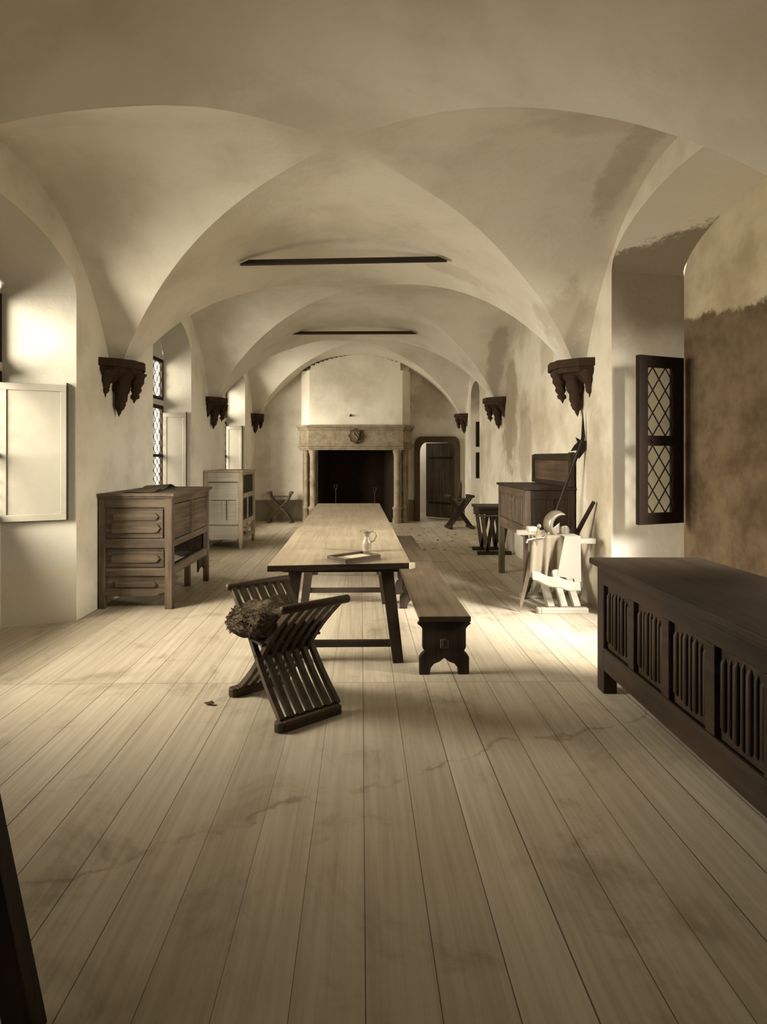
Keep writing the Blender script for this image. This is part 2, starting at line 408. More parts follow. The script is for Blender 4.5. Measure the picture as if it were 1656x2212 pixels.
m.build('passage_wall', PL_LEFT, wb)
m = B(); m.add([(XL, YF, 0), (XR, YF, 0), (XR, YF, 3.9), (XL, YF, 3.9)], [(0, 1, 2, 3)])
m.build('wall_front', OAK['z'], kind='structure')
m = B(); m.add([(-3.4, YF-.1, 0), (3.2, YF-.1, 0), (3.2, YB+2.4, 0), (-3.4, YB+2.4, 0)], [(0, 1, 2, 3)])
m.build('floor', FLOOR, kind='structure')

# ------------------------------------------------------------------ windows
def lattice(m, x0, x1, z0, z1, nx, nz, y=0, r=.004):
    w = (x1-x0)/nx; h = (z1-z0)/nz
    def seg(p, q): m.bar((p[0], y, p[1]), (q[0], y, q[1]), r*2, r*2, (0, 1, 0))
    # two families of diagonals clipped to the pane
    sl = h/w
    for k in range(-nz*2, nx*2+nz*2+1):
        for s in (1, -1):
            # line: z - z0 = s*sl*(x - xs)
            xs = x0+w*(k+.5) if True else 0
            pts = []
            for zz in (z0, z1):
                xx = xs+s*(zz-z0)/sl
                if x0-1e-6 <= xx <= x1+1e-6: pts.append((xx, zz))
            for xx in (x0, x1):
                zz = z0+s*sl*(xx-xs)
                if z0 < zz < z1: pts.append((xx, zz))
            if len(pts) >= 2 and (abs(pts[0][0]-pts[1][0])+abs(pts[0][1]-pts[1][1])) > .01: seg(pts[0], pts[1])
def leaf(name, parent, w, z0, z1, zm, mat, fw=.085, fr=.085, nx=2, nz=3, t=.045, dark=False):
    # a casement leaf in the local xz plane, from x=0 to w
    e = B()
    e.box(0, fw, -t/2, t/2, z0, z1); e.box(w-fr, w, -t/2, t/2, z0, z1)
    zs = [z0, zm, z1] if zm else [z0, z1]
    for k, z in enumerate(zs):
        a = z if k == 0 else z-(fw*.45 if 0 < k < len(zs)-1 else fw); b = a+(fw*.9 if 0 < k < len(zs)-1 else fw)
        e.box(fw, w-fr, -t/2, t/2, a, b)
    o = e.build(name, mat, parent, bevel=.004)
    for i, (a, b) in enumerate(zip(zs, zs[1:])):
        lo = a+(fw if i == 0 else fw*.45); hi = b-(fw if i == len(zs)-2 else fw*.45)
        g = B(); g.box(fw, w-fr, -.002, .002, lo, hi); p = g.build('pane', SOOT if dark else GLASS, o)
        l = B(); lattice(l, fw, w-fr, lo, hi, nx, nz); l.build('lattice', IRON, o)
        if not dark:
            l = B(); l.box(fw, w-fr, .004, .010, (lo*.45+hi*.55), (lo*.45+hi*.55)+.006) if False else None
    return o
for i, n in enumerate(LN):
    wd = bpy.data.objects.new('window_%d' % (i+1), None); COL.objects.link(wd); wd['kind'] = 'structure'
    wd.location = (n['Xo']-.03, n['wy'][0], 0); wd.rotation_euler = (0, 0, PI/2)
    W = n['wy'][1]-n['wy'][0]
    f = B()   # masonry cross: mullion and transom
    f.box(W/2-.05, W/2+.05, -.05, .05, WZ0, WZ1); f.box(0, W, -.05, .05, 2.25, 2.33)
    f.build('stone_cross', PL_NICHE, wd, bevel=.01)
    for x0, ww in ((0, W/2-.05), (W/2+.05, W/2-.05)):
        o = leaf('window_frame', wd, ww, WZ0, 2.25, 1.52, DARKFR, .05, .05, 3, 4); o.location = (x0, -.02, 0)
        o = leaf('window_frame', wd, ww, 2.33, WZ1, None, DARKFR, .05, .05, 3, 3); o.location = (x0, -.02, 0)
    # inner shutter folded back on the far reveal
    Y = n['a'][1]; wv = Vector((XL-.03, n['y1'], 0))-Vector((n['Xo']+.02, Y, 0))
    s = B(); L = wv.length-.03
    for b_ in ((0, L, .93, .99), (0, L, 2.09, 2.15), (0, .05, .99, 2.09), (L-.05, L, .99, 2.09)): s.box(b_[0], b_[1], 0, .03, b_[2], b_[3])
    s.box(.05, L-.05, .008, .022, .99, 2.09)
    sh = s.build('shutter', CLOTH, wd, bevel=.003)
    e = B(); e.box(L, L+.012, -.004, .034, .93, 2.17)
    ed = e.build('shutter_edge', DARKFR, sh)
    ang = math.atan2(wv.y, wv.x); loc = Vector((n['Xo']+.02, Y-.05, 0))
    sh.matrix_parent_inverse = Matrix.Identity(4)
    M = Matrix.Translation(loc) @ Matrix.Rotation(ang, 4, 'Z')
    Mw = Matrix.Translation(wd.location) @ Matrix.Rotation(PI/2, 4, 'Z')
    sh.matrix_local = Mw.inverted() @ M
n = RN[0]
wd = bpy.data.objects.new('window_7', None); COL.objects.link(wd); wd['kind'] = 'structure'
wd.location = (n['Xo']+.03, n['wy'][0], 0); wd.rotation_euler = (0, 0, PI/2)
f = B(); f.box(0, 1.05, -.05, .05, 2.44, 2.50); f.build('stone_cross', PL_NICHE, wd, bevel=.01)
leaf('window_frame', wd, .5, WZ0, 2.44, 1.645, DARKFR, .05, .05, 3, 4)
leaf('window_frame', wd, 1.05, 2.50, WZ1, None, DARKFR, .05, .05, 5, 2)
# right side: a leaded casement swung back on the far side of the near recess
wd = bpy.data.objects.new('window_5', None); COL.objects.link(wd); wd['kind'] = 'structure'
wd.location = (2.365, 5.10, 0); wd.rotation_euler = (0, 0, .37)
leaf('window_frame', wd, .53, .90, 2.40, 1.645, DARKFR, .10, .13, 2, 3.5 and 3)
k_ = B(); k_.lathe([(.0, 0), (.014, .004), (.014, .012), (0, .018)], (0, 0, 0), 10)
k = k_.build('knob', IRON, wd); k.location = (.14, -.03, 1.645); k.rotation_euler = (PI/2, 0, 0)
wd = bpy.data.objects.new('window_6', None); COL.objects.link(wd); wd['kind'] = 'structure'
wd.location = (2.335, 12.66, 0)
f = B(); f.box(0, .3, -.02, .02, 1.03, 1.60); f.box(0, .3, -.02, .02, 1.72, 2.27)
f.build('casement_panel', DARKFR, wd, bevel=.005)

# ------------------------------------------------------------------ door
dr = bpy.data.objects.new('door_1', None); COL.objects.link(dr); dr['kind'] = 'structure'
dr.location = (2.02, YB+.24, 0); dr.rotation_euler = (0, 0, PI-math.radians(42))
d = B()
for i in range(4): d.box(i*.205+.002, (i+1)*.205-.002, -.03, 0, .02, 1.84)
d.build('door_leaf', MID['z'], dr, bevel=.004)
e = B()
for z in (.35, 1.45): e.box(.03, .72, .0, .012, z, z+.05)
e.build('hinge_strap', IRON, dr)
# stone surround with rounded upper corners
def surround(o, z):
    pts = [(DX0-o, 0), (DX0-o, z-.22)]
    for k in range(1, 6): a = PI-k*PI/10; pts.append((DX0-o+.16+.16*math.cos(a), z-.22+.22*math.sin(a)))
    for k in range(6): a = PI/2-k*PI/10; pts.append((DX1+o-.16+.16*math.cos(a), z-.22+.22*math.sin(a)))
    pts.append((DX1+o, 0)); return pts
outer = surround(.10, 1.98); inner = surround(-.02, 1.84)
m = B(); n_ = len(outer)
for dy0, dy1 in ((-.07, 0),):
    vs = [(p[0], YB+dy0, p[1]) for p in outer]+[(p[0], YB+dy0+.01, p[1]) for p in inner]+[(p[0], YB, p[1]) for p in outer]+[(p[0], YB+.12, p[1]) for p in inner]
    fs = []
    for i in range(n_-1):
        fs += [(i, i+1, n_+i+1, n_+i), (i, i+1, 2*n_+i+1, 2*n_+i), (n_+i, n_+i+1, 3*n_+i+1, 3*n_+i)]
    m.add(vs, fs)
ds = m.build('trim_1', simple('dark_door_stone', (.11, .078, .050), .85, .2, 0, 5, .5), kind='structure')

# ------------------------------------------------------------------ fireplace
fp = thing('fireplace', 'broad stone fireplace with plastered hood and carved mantel on the far end wall', 'fireplace', (0, 0, 0))
def outline(o): return [(-1.63-o, YB), (-1.63-o, 13.25-o*.4), (-1.38-o*.4, 13.0-o), (.78+o*.4, 13.0-o), (1.01+o, 13.25-o*.4), (1.01+o, YB)]
m = B()
for z0, z1, o in ((2.165, 2.22, .035), (2.14, 2.165, .015), (2.105, 2.14, .0), (1.80, 2.105, -.03), (1.765, 1.80, -.01), (1.735, 1.765, .01), (1.69, 1.735, -.015), (1.655, 1.69, -.03)):
    m.prism(outline(o), z0, z1)
man = m.build('mantel', STONE, fp, bevel=.008)
m = B(); o = -.07
m.prism([(-1.63-o, YB), (-1.63-o, 13.32), (-1.38-o*.4, 13.08), (.78+o*.4, 13.08), (1.01+o, 13.32), (1.01+o, YB)], 2.22, 3.46)
# top follows the vault
xs = [-1.53+2.44*i/24 for i in range(25)]
for a, b in zip(xs, xs[1:]):
    ya = 13.08 if -1.35 < (a+b)/2 < .75 else 13.25
    m.box(a, b, ya, YB, 3.46, max(3.47, min(hx(a), hx(b))))
m.build('chimney_hood', PL_BACK, fp)
def column(x, y, r):
    m = B()
    m.lathe([(r*1.5, 0), (r*1.5, .10), (r*1.25, .12), (r*1.3, .30), (r*1.55, .32), (r*1.5, .35), (r*1.15, .38), (r, .40), (r, .95), (r*1.12, .965), (r*1.12, .985), (r, 1.0), (r, 1.50), (r*1.15, 1.52), (r*1.1, 1.54), (r*1.45, 1.62), (r*1.5, 1.655)], (x, y, 0), 8)
    return m.build('column', STONE, fp)
column(-1.27, 13.13, .075); column(-1.43, 13.2, .05); column(.64, 13.13, .075); column(.80, 13.22, .05)
for x0, x1 in ((-1.52, FX0-.005), (FX1+.005, .90)):
    m = B(); m.box(x0, x1, 13.24, YB, 0, 1.655); m.build('jamb', STONE, fp, bevel=.01)
m = B()
m.add([(FX0, 13.3, 0), (FX0+.2, 14.15, 0), (FX1-.2, 14.15, 0), (FX1, 13.3, 0), (FX0, 13.3, 1.7), (FX0+.2, 14.15, 1.7), (FX1-.2, 14.15, 1.7), (FX1, 13.3, 1.7)],
      [(0, 1, 5, 4), (1, 2, 6, 5), (2, 3, 7, 6), (4, 5, 6, 7)])
m.build('firebox', SOOT, fp)
m = B(); m.box(FX0+.02, FX1-.02, 13.3, 14.1, .0, .012); m.build('hearth', SOOT, fp)
# shield with scalloped cartouche
cx, cz = -.305, 1.975
m = B(); pts = []
for k in range(40):
    a = 2*PI*k/40; r = .155+.018*math.cos(8*a); pts.append((cx+r*math.cos(a), cz+r*1.08*math.sin(a)))
m.prism(pts, 12.985, 13.04, 'y')
sh = m.build('cartouche', simple('dark_shield_stone', (.10, .07, .045), .85, .2, 0, 20, .5), fp, bevel=.008)
m = B(); m.prism([(cx-.09, cz+.11), (cx-.04, cz+.095), (cx, cz+.11), (cx+.04, cz+.095), (cx+.09, cz+.11), (cx+.095, cz-.02), (cx+.05, cz-.10), (cx, cz-.13), (cx-.05, cz-.10), (cx-.095, cz-.02)], 12.965, 12.99, 'y')
s2 = m.build('shield', simple('shield_field', (.15, .11, .072), .85, .2), sh, bevel=.006)
m = B(); m.bar((cx-.06, 12.958, cz+.06), (cx+.05, 12.958, cz-.07), .03, .016, (0, 1, 0)); m.bar((cx-.06, 12.958, cz-.02), (cx-.01, 12.958, cz+.03), .02, .016, (0, 1, 0))
m.bar((cx+.02, 12.958, cz+.07), (cx+.06, 12.958, cz+.0), .02, .014, (0, 1, 0))
m.build('emblem', STONE, s2)
# andirons
for x, top, lb in ((-.76, .86, 'left'), (.13, .80, 'right')):
    t = thing('andiron', 'thin iron andiron with forked top, %s one of the pair in the dark hearth' % lb, 'andiron', (x, 13.22, 0.012), 0, 'andirons in the hearth')
    m = B(); m.tube([(0, 0, .06), (0, 0, top-.12)], .011, 8); m.build('post', IRON, t)
    m = B()
    for s in (-1, 1): m.tube([(0, 0, top-.12), (s*.03, 0, top-.08), (s*.035, 0, top)], .008, 8)
    m.tube([(-.035, 0, top-.01), (.035, 0, top-.01)], .006, 8)
    m.build('fork', IRON, t)
    m = B(); m.tube([(-.1, 0, 0.01), (-.06, 0, .06), (.06, 0, .06), (.1, 0, 0.01)], .013, 8); m.tube([(0, 0, .06), (0, .4, .06), (0, .42, 0.01)], .012, 8)
    m.build('foot', IRON, t)
m = B(); m.tube([(-.43, 13.079, 2.42), (-.43, 13.02, 2.42), (-.40, 13.0, 2.46)], .012, 8); m.lathe([(.03, 0), (.02, .02), (0, .03)], (-.42, 13.06, 2.43), 8)
tag(m.build('iron_hook', IRON), 'small iron hook on the plastered chimney hood above the shield', 'hook')

# ------------------------------------------------------------------ corbels
def corbel(x, y, sgn, label, sc=1.0):
    t = thing('corbel', label, 'corbel', (x, y, ZS), 0, 'carved stone corbels under the vault')
    rnd = random.Random(int(abs(x*100)+y*10))
    m = B(); n = 14; pts = []
    for k in range(n+1):
        a = -PI/2+PI*k/n; j = 1+rnd.uniform(-.05, .05)
        pts.append((sgn*((.34 if sgn < 0 else .30)*sc*math.cos(a)*j)-sgn*.0, .36*sc*math.sin(a)*j))
    m.prism(pts, -.05*sc, .03); m.prism([(p[0]*.9, p[1]*.92) for p in pts], -.10*sc, -.05*sc)
    m.build('abacus', CORB, t)
    for cx_, cy_, r, L in ((.03, -.25, .085, .36), (.10, -.02, .11, .54), (.24, .03, .085, .40), (.05, .20, .085, .38)):
        m = B(); prof = []
        N = 22; seg = 14
        def f(a, b, cx_=cx_, cy_=cy_, r=r, L=L):
            z = -.08-(L-.08)*a; th = 2*PI*b
            rr = r*(1.25-.25*min(1, a*6))*(1-a)**.8*(1+.16*math.sin(5*th+9*a)+.14*math.sin(23*a+cy_*30)+.05*math.sin(11*th-17*a))
            if .72 < a < .84: rr += .020
            xx = cx_+rr*math.cos(th)*1.0-.05*a
            return (sgn*min(.30, max(.003, xx))*sc, (cy_*(1-.12*a)+rr*math.sin(th))*sc, z*sc)
        m.grid(N, seg, f); m.build('pendant', CORB, t)
    m = B()
    def core(a, b):
        th = -PI/2+PI*b; q = (1-a)
        rr = (.25*q+.02)*(1+.08*math.sin(9*th)); return (sgn*rr*math.cos(th)*sc, rr*1.25*math.sin(th)*sc, (-.08-.13*a)*sc)
    m.grid(8, 18, core); m.build('body', CORB, t)
    return t
corbel(XL, 6.1, 1, 'largest dark carved corbel on the left wall, above the near brown sideboard')
corbel(XL, 9.8, 1, 'middle dark carved corbel on the left wall, above the pale cupboard', .92)
corbel(XL, 13.4, 1, 'small dark corbel in the far left corner beside the hearth wall', .8)
corbel(XR, 6.1, -1, 'weathered carved corbel on the right wall above the halberd')
corbel(XR, 9.8, -1, 'middle carved corbel on the stained right wall beyond the high-backed sideboard', .92)
corbel(XR, 13.4, -1, 'small dark corbel in the far right corner above the doorway', .8)
# iron tie bars
for y, z, hw, tilt, lb in ((6.1, 3.565, 1.04, .018, 'nearer and longer-looking flat iron tie bar across the vault'), (9.8, 3.60, 1.03, .004, 'farther flat iron tie bar across the vault, in front of the hearth')):
    m = B(); zt = .022
    m.prism([(-hw-.05, -zt), (hw+.05, -zt), (hw-.05, zt), (-hw+.05, zt)], -.03, .03, 'y')
    o = m.build('iron_tie_bar', IRON); o.location = (XC-.05, y, z); o.rotation_euler = (0, -tilt, 0)
    tag(o, lb, 'tie bar')

# ------------------------------------------------------------------ trestle table
tb = thing('trestle_table', 'long narrow trestle table with splayed legs running down the hall', 'table', (-.2, 4.1, 0), math.radians(1.38))
m = B(); m.prism([(-.51, -.04), (.50, .05), (.50, 5.38), (-.51, 5.38)], .70, .74)
m.build('tabletop', TOPW, tb, bevel=.004)
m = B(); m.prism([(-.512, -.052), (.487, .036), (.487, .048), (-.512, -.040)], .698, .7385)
m.build('end_shade_strip', OAK['x'], tb, bevel=.002)  # dark strip added over the pale top's end, painting that face as unlit
m = B(); m.prism([(.488, -.02), (.53, .035), (.53, .065), (.488, .07)], .705, .738)
m.build('end_patch', PAPER, tb)
for ly in (.13, 1.82, 3.3, 4.95):
    for s in (-1, 1):
        m = B(); m.bar((s*.33, ly, .70), (s*.415, ly, .0), .092, .075, (0, 1, 0), .078, .07); m.build('leg', OAK['z'], tb, bevel=.004)
    m = B(); m.box(-.375, .375, ly-.022, ly+.022, .115, .16); m.build('stretcher', OAK['x'], tb, bevel=.003)
    m = B(); m.box(-.42, .42, ly-.04, ly+.04, .665, .70); m.build('cross_rail', OAK['x'], tb, bevel=.003)

# ------------------------------------------------------------------ benches
def bench(label, loc, L, legs):
    t = thing('bench', label, 'bench', loc, math.radians(1.4), 'plank benches beside the long table')
    m = B(); m.box(-.176, .176, 0, L, .375, .41); m.build('seat', BENW, t, bevel=.005)
    m = B(); m.box(-.177, .177, -.010, -.0002, .373, .409); m.build('end_shade_strip', OAK['x'], t, bevel=.002)  # dark strip stands in for shade on the seat's near edge
    out = [(-.165, .375), (-.185, .35), (-.165, .335), (-.15, .315), (-.15, .185), (-.135, .16), (-.155, .145), (-.172, .12), (-.172, 0), (-.098, 0), (-.094, .045), (-.07, .075), (-.035, .088), (0, .115)]
    poly = out+[(-p[0], p[1]) for p in reversed(out[:-1])]
    for y in legs:
        m = B(); m.prism(poly, y-.02, y+.02, 'y'); lg = m.build('leg', OAK['z'], t, bevel=.003)
    m = B(); m.box(-.015, .015, legs[0]-.05, legs[-1]+.05, .20, .25); m.build('stretcher', OAK['y'], t, bevel=.003)
    m = B(); m.box(-.028, .028, legs[0]-.035, legs[0]-.021, .185, .245); m.build('wedge', MID['z'], t, bevel=.003)
    return t
bench('near plank bench with ogee-cut end board beside the table corner', (.518, 3.96, 0), 2.10, (.045, 1.78))
bench('far plank bench standing end-on beyond the near one', (.465, 6.08, 0), 1.93, (.25, 1.75))

# ------------------------------------------------------------------ folding X chairs
def xchair(label, loc, rz, w=.29, dl=.215, hz=.665, n=7, nb=6, mats=CHW, sw=.026, rail='round', group=None, bend=.02, rail_ext=.035, run_ext=.02, wt=None):
    wt = wt or w
    t = thing('folding_chair', label, 'chair', loc, rz, group)
    def slat(s, y, wid):
        m = B(); N = 8; pa = []
        for i in range(N+1):
            a = i/N; x = s*(-wt+(wt+w)*a); z = hz+(.05-hz)*a
            x += s*bend*math.sin(2*PI*a); pa.append((x, z))
        for k in range(N):
            (xa, za), (xb, zb) = pa[k], pa[k+1]
            pass
        th = sw*.55; vs = []
        for i, (x, z) in enumerate(pa):
            (x2, z2) = pa[min(i+1, N)]; (x1, z1) = pa[max(i-1, 0)]
            d = Vector((x2-x1, 0, z2-z1)).normalized(); nn = Vector((d.z, 0, -d.x))
            for a_, b_ in ((-1, -1), (1, -1), (1, 1), (-1, 1)):
                vs.append(Vector((x, y+a_*wid/2, z))+nn*b_*th)
        fs = [(i*4+k, i*4+(k+1) % 4, i*4+4+(k+1) % 4, i*4+4+k) for i in range(N) for k in range(4)]+[(0, 1, 2, 3), (N*4, N*4+3, N*4+2, N*4+1)]
        m.add(vs, fs); return m.build('slat', mats['z'], t, bevel=.003)
    for k in range(n): slat(1, -dl+2*dl*k/(n-1), sw)
    for k in range(nb): slat(-1, -dl+2*dl*(k+.5)/(n-1) if nb < n else -dl+.0+2*dl*k/(nb-1), sw)
    for s in (-1, 1):
        m = B(); x = s*(wt+.005)
        if rail == 'round':
            R = .024
            m.tube([(x, -dl-rail_ext-.012, hz+.01), (x, -dl-rail_ext-.008, hz+.01), (x, -dl-rail_ext, hz+.01), (x, dl+rail_ext, hz+.01), (x, dl+rail_ext+.008, hz+.01), (x, dl+rail_ext+.012, hz+.01)], [.008, .018, R, R, .018, .008], 14)
            m.build('arm_rail', mats['y'], t)
        else:
            m.box(x-.035, x+.035, -dl-rail_ext, dl+rail_ext, hz-.01, hz+.04); m.build('arm_rail', mats['y'], t, bevel=.005)
        m = B(); e = dl+run_ext; x = s*(w+.005)
        m.box(x-.035, x+.035, -e, e, 0, .055)
        m.prism([(x-.035, -e), (x-.028, -e-.03), (x, -e-.045), (x+.028, -e-.03), (x+.035, -e)], 0, .055)
        m.build('foot_runner', mats['y'], t, bevel=.008)
    m = B(); m.tube([(0, -dl-.02, hz-(hz-.05)*wt/(wt+w)), (0, dl+.02, hz-(hz-.05)*wt/(wt+w))], .009, 8); m.build('pivot_rod', mats['y'], t)
    return t
ang = math.atan2(-.79, .61)   # local x (across) points toward the near-right feet
ch = xchair('dark slatted folding X chair holding a fleece cushion, in front of the long table', (-.510, 3.52, 0), ang, dl=.185, run_ext=.005, rail_ext=.03, sw=.033, wt=.345)
m = B(); m.box(-.085, .085, -.20, .20, .405, .42); m.build('seat_panel', CHW['y'], ch, bevel=.003)

# fleece cushion
t = thing('fleece_cushion', 'shaggy dark fleece cushion lying in the slatted folding chair', 'cushion', (-.61, 3.485, .53), ang)
def cush(a, b):
    th = 2*PI*a; ph = -PI/2+PI*b
    def sgp(v, p): return math.copysign(abs(v)**p, v)
    x = .235*sgp(math.cos(ph), .6)*sgp(math.cos(th), .6); y = .215*sgp(math.cos(ph), .6)*sgp(math.sin(th), .6); z = .074*sgp(math.sin(ph), .9)
    nz = .018*math.sin(14*x+9*y+2)+.014*math.sin(27*y-15*x)+.010*math.sin(43*x+11*y+z*40)
    x *= 1-.25*max(0, -z/.082)*1.6
    return (x*(1+nz*1.3), y*(1+nz*1.1), z+nz+.9*x*x-.02)
m = B(); m.grid(72, 36, cush); m.build('cushion_body', FLEECE, t)
m = B(); rr = random.Random(3)
for k in range(900):
    a, b = rr.random(), .30+.55*rr.random(); p = Vector(cush(a, b)); nrm = Vector((p.x*5, p.y*5, .35 if b > .5 else -.1)).normalized()
    d = Vector((rr.uniform(-1, 1), rr.uniform(-1, 1), rr.uniform(-.5, .4)))
    L = rr.uniform(.010, .028); q = p+(nrm*.35+d*.8).normalized()*L*.6; s = q+Vector((rr.uniform(-.6, .6), rr.uniform(-.6, .6), -.7))*L*.6
    m.tube([p, q, s], [.0035, .0026, .0008], 4, False)
o = m.build('fleece_tuft', FLEECE, t); o['kind'] = 'stuff'

# distant folding chairs
st = xchair('small pale folding stool with curved crossed legs against the end wall, left of the fireplace', (-2.03, 13.28, 0), 0, .24, .12, .66, 2, 2, MID, .035, 'flat', None, -.035)
m = B(); m.box(-.19, .19, -.12, .12, .585, .60); m.build('seat', MID['x'], st)
c2 = xchair('dark folding chair with tall pointed back post beside the open doorway', (1.90, 12.2, 0), math.radians(8), .23, .17, .66, 4, 4, OAK, .024, 'flat', None, .0)
m = B(); m.prism([(.03, .55), (.10, .55), (.115, .90), (.085, 1.0), (.05, .90)], .17, .20, 'y'); m.build('back_post', MID['z'], c2, bevel=.004)
m = B(); m.box(-.16, .16, -.17, .17, .60, .62); m.build('seat', MID['y'], c2)

# small trestle stand behind the high sideboard
t = thing('trestle_stand', 'small dark wooden trestle table with crossing legs behind the high-backed sideboard', 'table', (1.93, 9.1, 0))
m = B(); m.box(-.27, .27, -.30, .30, .70, .74); m.build('top', OAK['x'], t, bevel=.004)
m = B(); m.box(-.25, .25, -.24, .24, .62, .70); m.build('apron', OAK['x'], t, bevel=.004)
for y in (-.22, .22):
    m = B(); m.box(-.27, .25, y-.035, y+.035, 0, .055); m.build('foot_runner', OAK['x'], t, bevel=.006)
    for xa, xb in ((-.20, -.12), (-.02, -.12), (.02, .10), (.20, .10)):
        m = B(); m.bar((xa, y, .62), (xb, y, .055), .055, .045, (0, 1, 0)); m.build('leg', MID['z'] if xa < -.1 else OAK['z'], t, bevel=.003)
    m = B(); m.tube([(-.26, y-.05, .60), (.24, y-.05, .60)], .014, 8); m.build('rail', MID['x'], t)

# ------------------------------------------------------------------ near left sideboard
def scroll(m, x0, x1, z0, z1, y0, y1, ends='r'):
    # folded band with an ogee right end, in the xz plane
    zc = (z0+z1)/2; h = (z1-z0)/2; pts = [(x0, z0), (x1-h*1.3, z0)]
    for k in range(1, 8): a = -PI/2+PI*k/16; pts.append((x1-h*1.3+h*.9*math.cos(a), zc+h*math.sin(a)))
    pts += [(x1, zc)]
    for k in range(1, 8): a = PI*k/16; pts.append((x1-h*1.3+h*.9*math.cos(a), zc+h*math.sin(a)))
    pts += [(x1-h*1.3, z1), (x0, z1)]
    m.prism(pts, y0, y1, 'y')
L1, D1 = 1.34, .72
sb = thing('sideboard', 'brown oak sideboard with scrolled end panels and open shelf, near left wall', 'sideboard', (XL+.015, 5.70, 0))
# local: x 0..D1 from wall, y 0..L1 away from camera
m = B(); m.box(-.0, D1+.03, -.03, L1+.03, 1.11, 1.14); m.box(.01, D1+.015, -.015, L1+.015, 1.09, 1.11); m.build('top', MID['y'], sb, bevel=.005)
for x, y, w_, z1 in ((.03, .03, .06, 1.09), (D1-.03, .03, .075, 1.09), (D1-.03, L1-.03, .06, 1.09), (.03, L1-.03, .06, 1.09)):
    m = B(); m.box(x-w_/2, x+w_/2, y-w_/2, y+w_/2, 0, z1); m.build('leg', MID['z'], sb, bevel=.006)
m = B()
for z0, z1 in ((1.0, 1.09), (.60, .69), (.325, .40)): m.box(.06, D1-.06, .005, .045, z0, z1)
for z0, z1 in ((.69, 1.0), (.40, .60), (.13, .325)): m.box(.06, D1-.06, .028, .045, z0, z1)
pts = [(.06, .20), (.06, .13), (.25, .12), (.45, .125), (D1-.16, .13), (D1-.12, .15), (D1-.06, .16), (D1-.06, .20)]
m.prism(pts, .008, .03, 'y')
ep = m.build('end_panel', MID['x'], sb, bevel=.003)
m = B(); scroll(m, .14, D1-.13, .87, .945, .012, .03); scroll(m, .12, D1-.11, .745, .845, .012, .03)
m.box(.10, D1-.09, .016, .03, .975, .985); m.box(D1-.10, D1-.09, .016, .03, .705, .98); m.box(.2, D1-.09, .016, .03, .70, .71)
m.build('scroll_carving', MID['x'], ep, bevel=.006)
m = B(); scroll(m, .12, D1-.12, .455, .535, .010, .03); m.box(.08, D1-.08, .014, .03, .575, .582); m.box(D1-.09, D1-.082, .014, .03, .42, .58); m.box(.08, D1-.08, .014, .03, .415, .422)
scroll(m, .16, D1-.15, .21, .27, .006, .03)
m.build('scroll_carving', MID['x'], ep, bevel=.005)
m = B()
for z0, z1 in ((1.03, 1.09), (.60, .665), (.32, .41)): m.box(D1-.05, D1-.01, .06, L1-.06, z0, z1)
m.box(D1-.05, D1-.008, L1*.53-.03, L1*.53+.03, .665, 1.03); m.build('front_rail', MID['y'], sb, bevel=.004)
for y0, y1 in ((.075, L1*.53-.04), (L1*.53+.04, L1-.075)):
    m = B(); m.box(D1-.045, D1-.022, y0, y1, .675, 1.02)
    nr = 7
    for k in range(nr):
        z = .72+k*(.27/(nr-1)); m.tube([(D1-.022, y0+.03, z), (D1-.022, y1-.03, z)], .011, 8)
    m.box(D1-.03, D1-.012, y0, y0+.02, .675, 1.02); m.box(D1-.03, D1-.012, y1-.02, y1, .675, 1.02)
    m.build('door', MID['y'], sb, bevel=.003)
m = B(); m.tube([(D1-.01, L1*.53-.06, .82), (D1+.012, L1*.53-.06, .84), (D1-.01, L1*.53-.06, .86)], .005, 6); m.build('latch', IRON, sb)
m = B(); m.box(.04, D1-.05, .045, L1-.045, .34, .36); m.build('shelf', MID['y'], sb)
m = B(); m.box(.04, D1-.05, .045, L1-.045, .61, .63); m.box(.02, .035, .05, L1-.05, .33, 1.09); m.box(.05, D1-.06, L1-.045, L1-.02, .33, 1.09); m.build('carcass', OAK['y'], sb)
m = B(); m.box(D1-.20, D1-.14, L1-.33, L1-.27, 0, .335); m.build('leg', MID['z'], sb, bevel=.005)
m = B(); m.prism([(L1-.30, .335), (L1-.30, .16), (L1-.25, .19), (L1-.12, .20), (L1-.06, .16), (L1-.06, .335)], D1-.06, D1-.04, 'x'); m.build('bracket', OAK['y'], sb)
# warped sheets on its top
for i, (cx_, cy_, r_, sx, sy, h_) in enumerate(((-2.34, 6.02, .1, .30, .42, .020), (-2.38, 6.55, -.1, .28, .36, .045))):
    m = B(); m.grid(10, 14, lambda a, b: ((a-.5)*sx, (b-.5)*sy, .004+h_*(math.sin(PI*b)**2)*(.6+.4*a)))
    o = m.build('warped_sheet', MID['y'], None, solid=.006); o.location = (cx_, cy_, 1.143); o.rotation_euler = (0, 0, r_)
    tag(o, ('thin curled board lying flat at the near end of the brown sideboard', 'thin bulging board lying at the far end of the brown sideboard')[i], 'board', 'curled boards on the brown sideboard')
m = B(); rr = random.Random(5)
m.grid(18, 14, lambda a, b: ((a-.5)*.3, (b-.5)*.5, .02+.05*math.sin(PI*a)*math.sin(PI*b)*(1+.5*math.sin(13*a+5*b)+.4*math.sin(17*b))))
o = m.build('crumpled_cloth', LINEN, None, solid=.004); o.location = (-2.22, 6.25, .363); tag(o, 'crumpled cloth on the open shelf of the brown sideboard', 'cloth')

